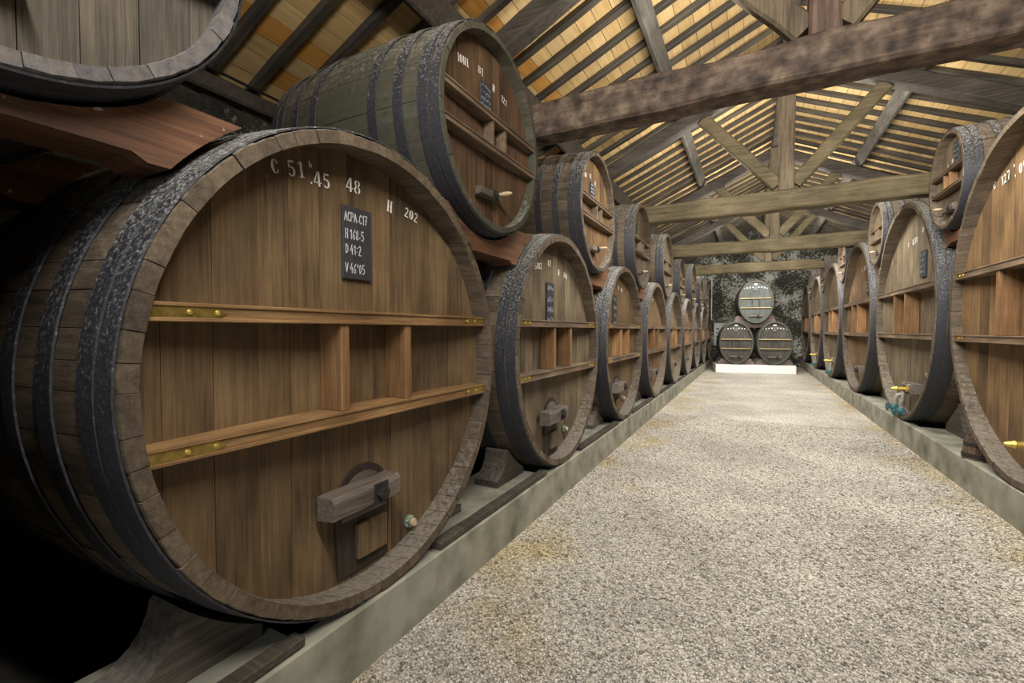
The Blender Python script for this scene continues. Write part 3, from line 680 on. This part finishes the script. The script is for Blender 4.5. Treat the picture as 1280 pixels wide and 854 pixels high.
upper(4.97, 'upper cask, first after the mossy H 121 cask', upper_spec(seed=43, stave=STAVE, head=HEAD_R), txt=[('10H1', -.29, .36, .05, .14), ('81', -.07, .405, .05, 0), ('H', .1, .37, .05, -.05)], seed=7, chm=CHALK)
pu = upper(7.27, 'upper cask, second after the mossy H 121 cask', upper_spec(seed=44, stave=STAVE, near=False, head=HEAD_G), seed=8, chm=CHALK)
cu = UP[-1][1]
pv = upper(11.9, 'upper cask, fourth after the mossy H 121 cask', upper_spec(a=.54, b=.55, seed=45, stave=STAVE, near=False, head=HEAD_G), seed=9, chm=CHALK, z=2.14)
cv = UP.pop()[1]
for i, y in enumerate((9.74, 11.9, 14.43, 16.8, 19.1)):
    if i == 1: UP.append((y, cv, 2.14)); continue
    r = copy_tree(pv if i == 3 else pu); r.location.y = y; r['label'] = 'upper cask, %s after the mossy H 121 cask' % ordn[i + 3]; UP.append((y, cv if i == 3 else cu, 2.14 if i == 3 else ZU))

# lower right row ----------------------------------------------------
ZRr = .305; PR = 3.1; YR1 = 4.84; FXR = 1.79
sR = 1.37
def right_spec(**k):
    d = dict(a=1.355, b=1.437, L=2.3, bulge=1.07, ns=74, th=.06, cd=.075, dc=.1, nb=15, stave=STAVE, head=HEAD_R, bar=BARD, div=DIVW, zbar=(.29, -.32), hbar=.065, ydiv=(-.41, .1), tdiv=.05,
             hoops=((.004, .04), (.044, .08), (.165, .205), (.29, .33)), brass=0)
    d.update(k); return spec(**d)
def right(i, label, c):
    r = thing('oak_cask', label, 'cask', (FXR, YR1 + PR * (i - 1), ZRr), math.pi, GR); build_cask(c, r); return r
q1 = right_spec(seed=51, brass=1.0)
r = right(1, 'very large russet oak cask stencilled C 127, with a brass tap', q1)
details(q1, r, 1.3, texts=[('C', -.82, 1.06, .07, .2), ('127', -.66, 1.08, .08, .18), ('h', -.54, 1.13, .06, .15), (',', -.53, 1.09, .08, .15), ('09', -.42, 1.1, .085, .12)], tap=(.24, -1.07, .32, 'brass'), clamp=(.12, .6, -1.13, -1.0, -.02), seed=3)
q2 = right_spec(seed=52, head=HEAD_G)
r = right(2, 'very large grey-brown oak cask stencilled C 1374, next to the C 127 cask', q2)
details(q2, r, 1.3, texts=[('C', -.36, .96, .07, .1), ('1374', -.12, .975, .08, .06), ('0', .22, 1.06, .07, -.05)], slate=(.2, .42, .44, .78), clamp=(.1, .49, -1.06, -.93, -.01), tap=(.4, -.995, .34, 'brass'), cap=(.78, -.78), chalkmat=CHALKB, seed=4)
pipes(q2, r, .12, -1.05, .28); pipes(q2, r, -.2, -1.12, .2)
q3 = right_spec(seed=53, near=False, head=HEAD_R)
p3 = right(3, 'very large oak cask with blue chalked slate, second after the C 127 cask', q3)
details(q3, p3, 1.3, texts=[('C', -.3, .96, .07, .1), ('137', -.1, .975, .08, .06)], slate=(.2, .42, .44, .78), clamp=(.1, .49, -1.06, -.93, -.01), chalkmat=CHALKB, seed=5)
q4 = right_spec(seed=54, near=False, head=HEAD_G)
p4r = right(4, 'very large oak cask with brass tap and teal valve, third after the C 127 cask', q4)
details(q4, p4r, 1.3, clamp=(.1, .49, -1.06, -.93, -.01), tap=(.4, -.995, .34, 'brass'), seed=6); pipes(q4, p4r, .1, -1.05, .25)
for i in (5, 6):
    r = copy_tree(p4r if i == 5 else p3); r.location.y = YR1 + PR * (i - 1); r['label'] = 'very large oak cask, %s after the C 127 cask' % ordn[i - 1] if i == 5 else 'very large oak cask closest to the end wall in the C 127 row'
LOWR = [YR1 + PR * (i - 1) for i in range(1, 7)]
# upper right row ----------------------------------------------------
UPR = []
def rup(y, label, c, z, **kw):
    r = thing('oak_cask', label, 'cask', (FXR, y, z), math.pi, GV); build_cask(c, r); UPR.append((y, c, z)); q = c.b / .645
    details(c, r, .7 * q, slate=(-.05 * q, .12 * q, .17 * q, .5 * q), clamp=(-.22 * q, .16 * q, -.42 * q, -.33 * q, -.03), tap=(-.25 * q, -.33 * q, .13, 'wood'), chalkmat=CHALKB, **kw); return r
s1 = upper_spec(a=.49, b=.505, L=1.35, ns=34, nb=8, th=.042, seed=61, stave=STAVE, head=HEAD_G, zbar=(.1, -.09), hbar=.036, ydiv=(-.12, .03), tdiv=.03, div=DIVW)
rup(6.41, 'small upper cask with a blue chalked slate, beside the C 127 cask', s1, 2.575, texts=[('C', -.2, .2, .045, .15), ('10', -.1, .225, .045, .1)], seed=3)
s2 = upper_spec(a=.5, b=.505, L=1.35, seed=62, near=False, stave=STAVE, head=HEAD_G, zbar=(.1, -.09), hbar=.036, ydiv=(-.12, .03), tdiv=.03)
pr2 = rup(9.46, 'small upper cask, first after the one beside the C 127 cask', s2, 2.575, seed=4)
for i, y in enumerate((12.59, 15.69, 18.79)):
    r = copy_tree(pr2); r.location.y = y; r['label'] = 'small upper cask, %s after the one beside the C 127 cask' % ordn[i + 2]; UPR.append((y, s2, 2.575))

# cradles, chocks and kerbs ------------------------------------------
def cradle(yu, c, zu, lows, lc, zl, face, sgn, first):
    """two saddle timbers under an upper cask, resting on the shoulders of two lower casks"""
    ya = max([y for y in lows if y <= yu], default=None); yb = min([y for y in lows if y > yu], default=None)
    if ya is None and yb is None: return
    if ya is None: ya = yb - (lows[1] - lows[0])
    if yb is None: yb = ya + (lows[1] - lows[0])
    out = []
    for dep in (-.2, -(c.L - .3)):
        zb = zu - (.1 if zu < 2.12 else .155); zt = zu + .115
        g = max(grow(lc, dep - .1), grow(lc, dep + .1)); aa, bb, zc = lc.a * g + .013, lc.b * g + .013, zl + lc.b
        def ylow(z): return aa * math.sqrt(max(0, 1 - ((z - zc) / bb) ** 2)) if z - zc < bb else 0
        zs = [zb + (zt - zb) * k / 5 for k in range(6)]
        Lf = [(ya + ylow(z), z) for z in zs]; Rt = [(yb - ylow(z), z) for z in zs]
        gx = min(grow(c, dep + .1), grow(c, dep - .1)); gm = max(grow(c, dep + .1), grow(c, dep - .1))
        ra, rb = c.a * gm + .011, c.b * gm + .011; zcu = zu + c.b
        yt = ra * math.sqrt(max(0, 1 - ((zt - .0 - zcu) / rb) ** 2))
        top = [(yu + yt * math.sin(R(t)) / math.sin(R(90)), 0) for t in range(-90, 91, 15)]
        top = [(y, zcu - rb * math.sqrt(max(0, 1 - ((y - yu) / ra) ** 2))) for y, _ in top]
        if top[0][0] < Lf[-1][0] + .02: top = [p for p in top if p[0] > Lf[-1][0] + .02]
        if top and top[-1][0] > Rt[-1][0] - .02: top = [p for p in top if p[0] < Rt[-1][0] - .02]
        nb_ = [(Rt[0][0] - .06, zb), (Rt[0][0] - .1, zb + .022), (Lf[0][0] + .12, zb + .022), (Lf[0][0] + .08, zb)]
        poly = list(reversed(Lf))[:-1] + [Lf[0]] + list(reversed(nb_)) + Rt + list(reversed(top))
        x0, x1 = face + sgn * (dep + .1), face + sgn * (dep - .1)
        out.append(ob('saddle_timber', MB().prism(poly, min(x0, x1), max(x0, x1)), CRAD))
    return out
def cradle_thing(label, yu, c, zu, lows, lc, zl, face, sgn, grp):
    for o, end in zip(cradle(yu, c, zu, lows, lc, zl, face, sgn, True) or [], ('front', 'back')):
        me = o.data; me.transform(Matrix.Translation((-face, -yu, -(zu - .155)))); o.location = (face, yu, zu - .155)
        tag(o, label % end, 'saddle', grp)
un = ['the blue-grey rimmed cask', 'the mossy H 121 cask'] + ['the %s cask after H 121' % ordn[i] for i in range(1, 8)]
for (y, c, z), nme in zip(UP, un): cradle_thing('red-brown saddle timber under the %s of ' + nme, y, c, z, LOWL, c1, ZL, FX, 1, 'cradles under the upper casks')
vn = ['the small cask beside C 127'] + ['the %s small cask after it' % ordn[i] for i in range(1, 5)]
for (y, c, z), nme in zip(UPR, vn): cradle_thing('brown saddle timber under the %s of ' + nme, y, c, z, LOWR, q1, ZRr, FXR, -1, 'cradles under the upper casks')
ZK = .295
def kerb(name, face, sgn, lows, half, depth, ymax):
    m = MB(); w = .1
    def bx(x0, x1, y0, y1, z1): m.box(min(x0, x1), max(x0, x1), y0, y1, -.05, z1, .008)
    bx(face, face + sgn * w, YB, ymax, ZK - .012 if sgn < 0 else ZK)
    ys = [YB] + [q for y in lows for q in (y - half, y + half)] + [ymax]
    for a, b_ in zip(ys[::2], ys[1::2]):
        if b_ - a > .1: bx(face + sgn * (w + .001), face + sgn * depth, a, b_, ZK - .004)
    o = struct(ob(name, m, CONC)); return o
kerb('kerb_left', KL, -1, LOWL, .42, .56, YE)['label'] = 'low concrete kerb under the H 202 cask row'
kerb('kerb_right', KR, 1, [YR1 - PR] + LOWR, .52, .7, YE)['label'] = 'low concrete kerb under the C 127 cask row'
def chock_poly(c, side, x, zbase, k=1.0):
    """half saddle: thin toe under the cask, shoulder against its flank, concave outer side flaring to a square foot"""
    y0, y1 = .47 * c.a, .75 * c.a
    top = [(y0 + (y1 - y0) * i / 6) for i in range(7)]
    P = [(y, under(c, y, x, .014)) for y in top]
    ztop = P[-1][1]; h = ztop - zbase
    out = [(y1 + .012 * k, ztop - .01), (y1 + .02 * k, zbase + h * .8), (y1 + .04 * k, zbase + h * .6), (y1 + .075 * k, zbase + h * .42), (y1 + .12 * k, zbase + h * .29), (y1 + .155 * k, zbase + h * .22), (y1 + .175 * k, zbase + h * .2), (y1 + .175 * k, zbase)]
    P = [(y0, zbase)] + [p for p in P if p[1] > zbase + .002] + out
    return [(side * y, z) for y, z in P]
def chocks(face, sgn, lows, c, zl, grp, names, k=1.0):
    dp = .2 if sgn > 0 else .31
    for y, nm in zip(lows, names):
        for side in (-1, 1):
            o = ob('cask_chock', MB().prism(chock_poly(c, side, -(dp + .22), ZK - .004 - zl, k), *sorted((sgn * -dp, sgn * -(dp + .2)))), CHOCK, None, (face, y, zl))
            tag(o, 'carved chock under %s, on its %s side' % (nm, 'barn door' if side < 0 else 'end wall'), 'chock', grp)
NL = ['the shadowed cask', 'the huge H 202 cask', 'its H 203 neighbour'] + ['the %s cask after H 202' % ordn[i] for i in range(2, 9)]
NRt = ['the russet C 127 cask', 'its C 1374 neighbour'] + ['the %s cask after C 127' % ordn[i] for i in range(2, 6)]
chocks(FX, 1, LOWL, c1, ZL, 'chocks under the H 202 row', NL)
chocks(FXR, -1, LOWR, q1, ZRr, 'chocks under the C 127 row', NRt, 1.15)
for i, y in enumerate(LOWL[:-1]):
    o = ob('timber_strip', MB().beam((KL - .045, y + .43, ZK + .012), (KL - .045, y + PITCH - .43, ZK + .012), .07, .034, n=8, jit=.003, c=.004), RAFT)
    tag(o, 'thin dark timber strip on the kerb before %s' % NL[i + 1], 'timber', 'strips on the kerb')

# three casks on the white plinth ---------------------------------------
A15 = R(9); O = Vector((-1.1, 17.75)); D = Vector((math.cos(A15), math.sin(A15))); N = Vector((math.sin(A15), -math.cos(A15)))
def stk(u, back=0.0): p = O + D * u - N * back; return p.x, p.y
px, py = stk(1.255, .0)
pl = ob('white_plinth', MB().box(-1.25, 0, -1.255, 1.255, 0, .285, .006), WHITE, None, (px, py, 0), (0, 0, A15 - math.pi / 2)); tag(pl, 'low white plinth carrying the three stacked casks', 'plinth')
def ospec(**k):
    d = dict(a=.55, b=.745, L=1.0, bulge=1.015, near=False, th=.045, cd=.06, dc=.02, zbar=(.13, -.2), hbar=.03, ydiv=(-.1, .12), tdiv=.03, bar=GOLD, div=HEAD_S, stave=STAVE_M, head=HEAD_S, hoops=((.004, .07), (.2, .26)), brass=0)
    d.update(k); return spec(**d)
for u, z, hd, lab, sd in ((.67, .31, HEAD_S, 'dark oval cask on the white plinth, on the H 202 side', 71), (1.88, .31, HEAD_S, 'dark oval cask on the white plinth, on the C 127 side', 72), (1.275, 1.745, HEAD_T, 'grey-green oval cask resting on top of two dark ones over the plinth', 73)):
    c = ospec(head=hd, seed=sd); x, y = stk(u, .1)
    t = thing('oval_cask', lab, 'cask', (x, y, z), A15 - math.pi / 2, 'casks on the white plinth'); build_cask(c, t)
    details(c, t, .8, slate=(-.06, .06, .38, .55), clamp=(-.2, .22, -.52, -.46, -.02), chalkmat=CHALKB, seed=sd)
    m = MB()
    for k in range(9):
        yy = -.36 + .09 * k
        if abs(yy) > .07: m.box(-c.cd + .001, -c.cd + .002, yy - .015, yy + .015, c.b + .52 - .3 * yy * yy - .02, c.b + .52 - .3 * yy * yy + .02)
    m.box(-c.cd + .001, -c.cd + .002, -.05, .05, c.b + .6, c.b + .64); ob('stencilled_number', m, WHITE_P, t)
co = ospec()
x, y = stk(1.275, .1)
for xx in (-.25, -.75):
    z0 = 1.745
    top = [(yy, z0 + under(co, yy, xx, .012)) for yy in [-.42 + .07 * k for k in range(13)]]
    lw = [(yy, .31 + over(co, abs(yy) - .605, xx, .012)) for yy in (.66, .5, .4, .3, .2)]
    bot = [(yy, z) for yy, z in lw] + [(0.08, 1.6), (0, 1.56), (-.08, 1.6)] + [(-yy, z) for yy, z in reversed(lw)]
    poly = top + [(.52, 2.02), (.6, 1.98), (.62, 1.92)] + bot + [(-.62, 1.92), (-.6, 1.98), (-.52, 2.02)]
    o = ob('cask_cradle', MB().prism([(a, b - 1.55) for a, b in poly], xx - .07, xx + .07), CRADP, None, (x, y, 1.55), (0, 0, A15 - math.pi / 2))
    tag(o, 'carved pinkish cradle under the %s of the top plinth cask' % ('front' if xx > -.5 else 'back'), 'cradle', 'cradles of the plinth stack')
for u, nme in ((.67, 'on the H 202 side'), (1.88, 'on the C 127 side')):
    x, y = stk(u, .1); t = thing('cask_cradle', 'pinkish cradle on the white plinth %s' % nme, 'cradle', (x, y, .285), A15 - math.pi / 2, 'cradles of the plinth stack')
    for xx in (-.2, -.8):
        for sd in (-1, 1):
            ys_ = [.1 + .07 * k for k in range(6)]
            top = [(yy, max(.31 + under(co, yy, xx, .012) - .285, .003)) for yy in ys_]
            top = [(a, min(b, .2)) for a, b in top]
            poly = [(.1, 0)] + top + [(.5, .2), (.52, .12), (.57, .1), (.59, 0)]
            ob('saddle', MB().prism([(sd * a, b) for a, b in poly], xx - .07, xx + .07), CRADP, t)

# small things -------------------------------------------------------------
nb_ = thing('notice_board', 'pale green notice board on the end wall behind the plinth casks', 'notice board', (-1.07, YE, .83))
ob('panel', MB().box(-.37, .37, -.03, -.002, 0, .99, .004), NOTICE, nb_)
for sx in (-.33, .33):
    for sz in (.06, .93): ob('screw', MB().lathe([(.014, -.03), (.012, -.036)], 8, 'y', (sx, 0, sz)), IRON, nb_)
for k in range(4): ob('notice_mark', MB().box(-.28, -.22 + .05 * (k % 2), -.034, -.0305, .2 + .17 * k, .26 + .17 * k), IRON, nb_)
wp = thing('wall_pipe', 'thin white vertical pipe on the stone end wall', 'pipe', (-1.55, YE - .03, 1.95))
ob('pipe', MB().tube([(0, 0, 0), (0, 0, .9), (0, 0, 1.75)], .018, 8), WHITE, wp)
for z in (.2, .9, 1.6): ob('pipe_clip', MB().box(-.03, .03, -.01, .028, z - .015, z + .015), PIPEG, wp)
# small staved bucket on the right kerb
bk = thing('wooden_bucket', 'small dark staved bucket with iron hoops on the concrete kerb', 'bucket', (1.935, 5.79, ZK - .004))
n = 14; STV = wood('bucket stave', (.03, .02, .013), (.085, .055, .034), (.15, .105, .065), 'z', 1.5, rnd=.25)
for i in range(n):
    t0, t1 = 2 * math.pi * i / n + .01, 2 * math.pi * (i + 1) / n - .01
    v = [(r_ * math.cos(t), r_ * math.sin(t), z) for z, ro in ((0, .15), (.12, .135), (.21, .12)) for r_, t in ((ro, t0), (ro, t1), (ro - .016, t1), (ro - .016, t0))]
    f = [(0, 1, 2, 3), (8, 9, 10, 11)] + [(k * 4 + q, k * 4 + (q + 1) % 4, k * 4 + 4 + (q + 1) % 4, k * 4 + 4 + q) for k in range(2) for q in range(4)]
    ob('stave', MB().add(v, f), STV, bk)
for z0, z1, r0_, r1_ in ((.03, .06, .148, .144), (.13, .16, .1345, .1305)): ob('hoop', MB().lathe([(r0_, z0), (r0_ + .004, z0 + .002), (r1_ + .004, z1 - .002), (r1_, z1)], 28), IRON, bk)
ob('lid', MB().lathe([(.103, .19), (.103, .2), (.05, .235), (.03, .24)], 24), STV, bk)
ob('base', MB().lathe([(.132, .004), (.132, .016)], 24), STV, bk)
ob('handle_ring', MB().tube([(0, .055 * math.cos(R(t)), .285 + .055 * math.sin(R(t))) for t in range(-60, 241, 20)], .011, 8), IRON, bk)

# loose gravel ------------------------------------------------------------
def gravel(n):
    rs = np.random.RandomState(3)
    y = .9 * np.exp(rs.rand(n) * math.log(8.5 / .9)); x = KL + .01 + rs.rand(n) * (KR - KL - .02)
    # keep only the wedge that the aisle view covers (with a generous margin)
    s = .004 + .006 * rs.rand(n) ** 1.5; s *= (1 + y * .04)
    base = np.array([(1, 0, 0), (0, 1, 0), (-1, 0, 0), (0, -1, 0), (0, 0, 1), (0, 0, -1)], float)
    P = base[None] * (1 + .35 * (rs.rand(n, 6, 1) - .5)) * s[:, None, None]
    P = P * np.stack([.8 + .7 * rs.rand(n), .7 + .5 * rs.rand(n), .45 + .35 * rs.rand(n)], 1)[:, None, :]
    a = rs.rand(n) * 6.283; tl = (rs.rand(n) - .5) * 1.2
    ct, st = np.cos(tl)[:, None], np.sin(tl)[:, None]
    X, Y, Z = P[..., 0] * ct - P[..., 2] * st, P[..., 1], P[..., 0] * st + P[..., 2] * ct
    ca, sa = np.cos(a)[:, None], np.sin(a)[:, None]
    V = np.stack([X * ca - Y * sa + x[:, None], X * sa + Y * ca + y[:, None], Z + (s * .35)[:, None]], -1).reshape(-1, 3)
    F = np.array([(0, 1, 4), (1, 2, 4), (2, 3, 4), (3, 0, 4), (1, 0, 5), (2, 1, 5), (3, 2, 5), (0, 3, 5)])
    F = (F[None] + (np.arange(n) * 6)[:, None, None]).reshape(-1, 3)
    me = bpy.data.meshes.new('gravel'); me.vertices.add(len(V)); me.vertices.foreach_set('co', V.ravel())
    me.loops.add(F.size); me.loops.foreach_set('vertex_index', F.ravel().astype(np.int32))
    me.polygons.add(len(F)); me.polygons.foreach_set('loop_start', np.arange(0, F.size, 3, dtype=np.int32))
    me.update(calc_edges=True); me.validate(); me.materials.append(GRAVS)
    o = bpy.data.objects.new('gravel', me); COL.objects.link(o); o['kind'] = 'stuff'; o['label'] = 'loose pale crushed gravel on the aisle floor'; o['category'] = 'gravel'
gravel(90000)
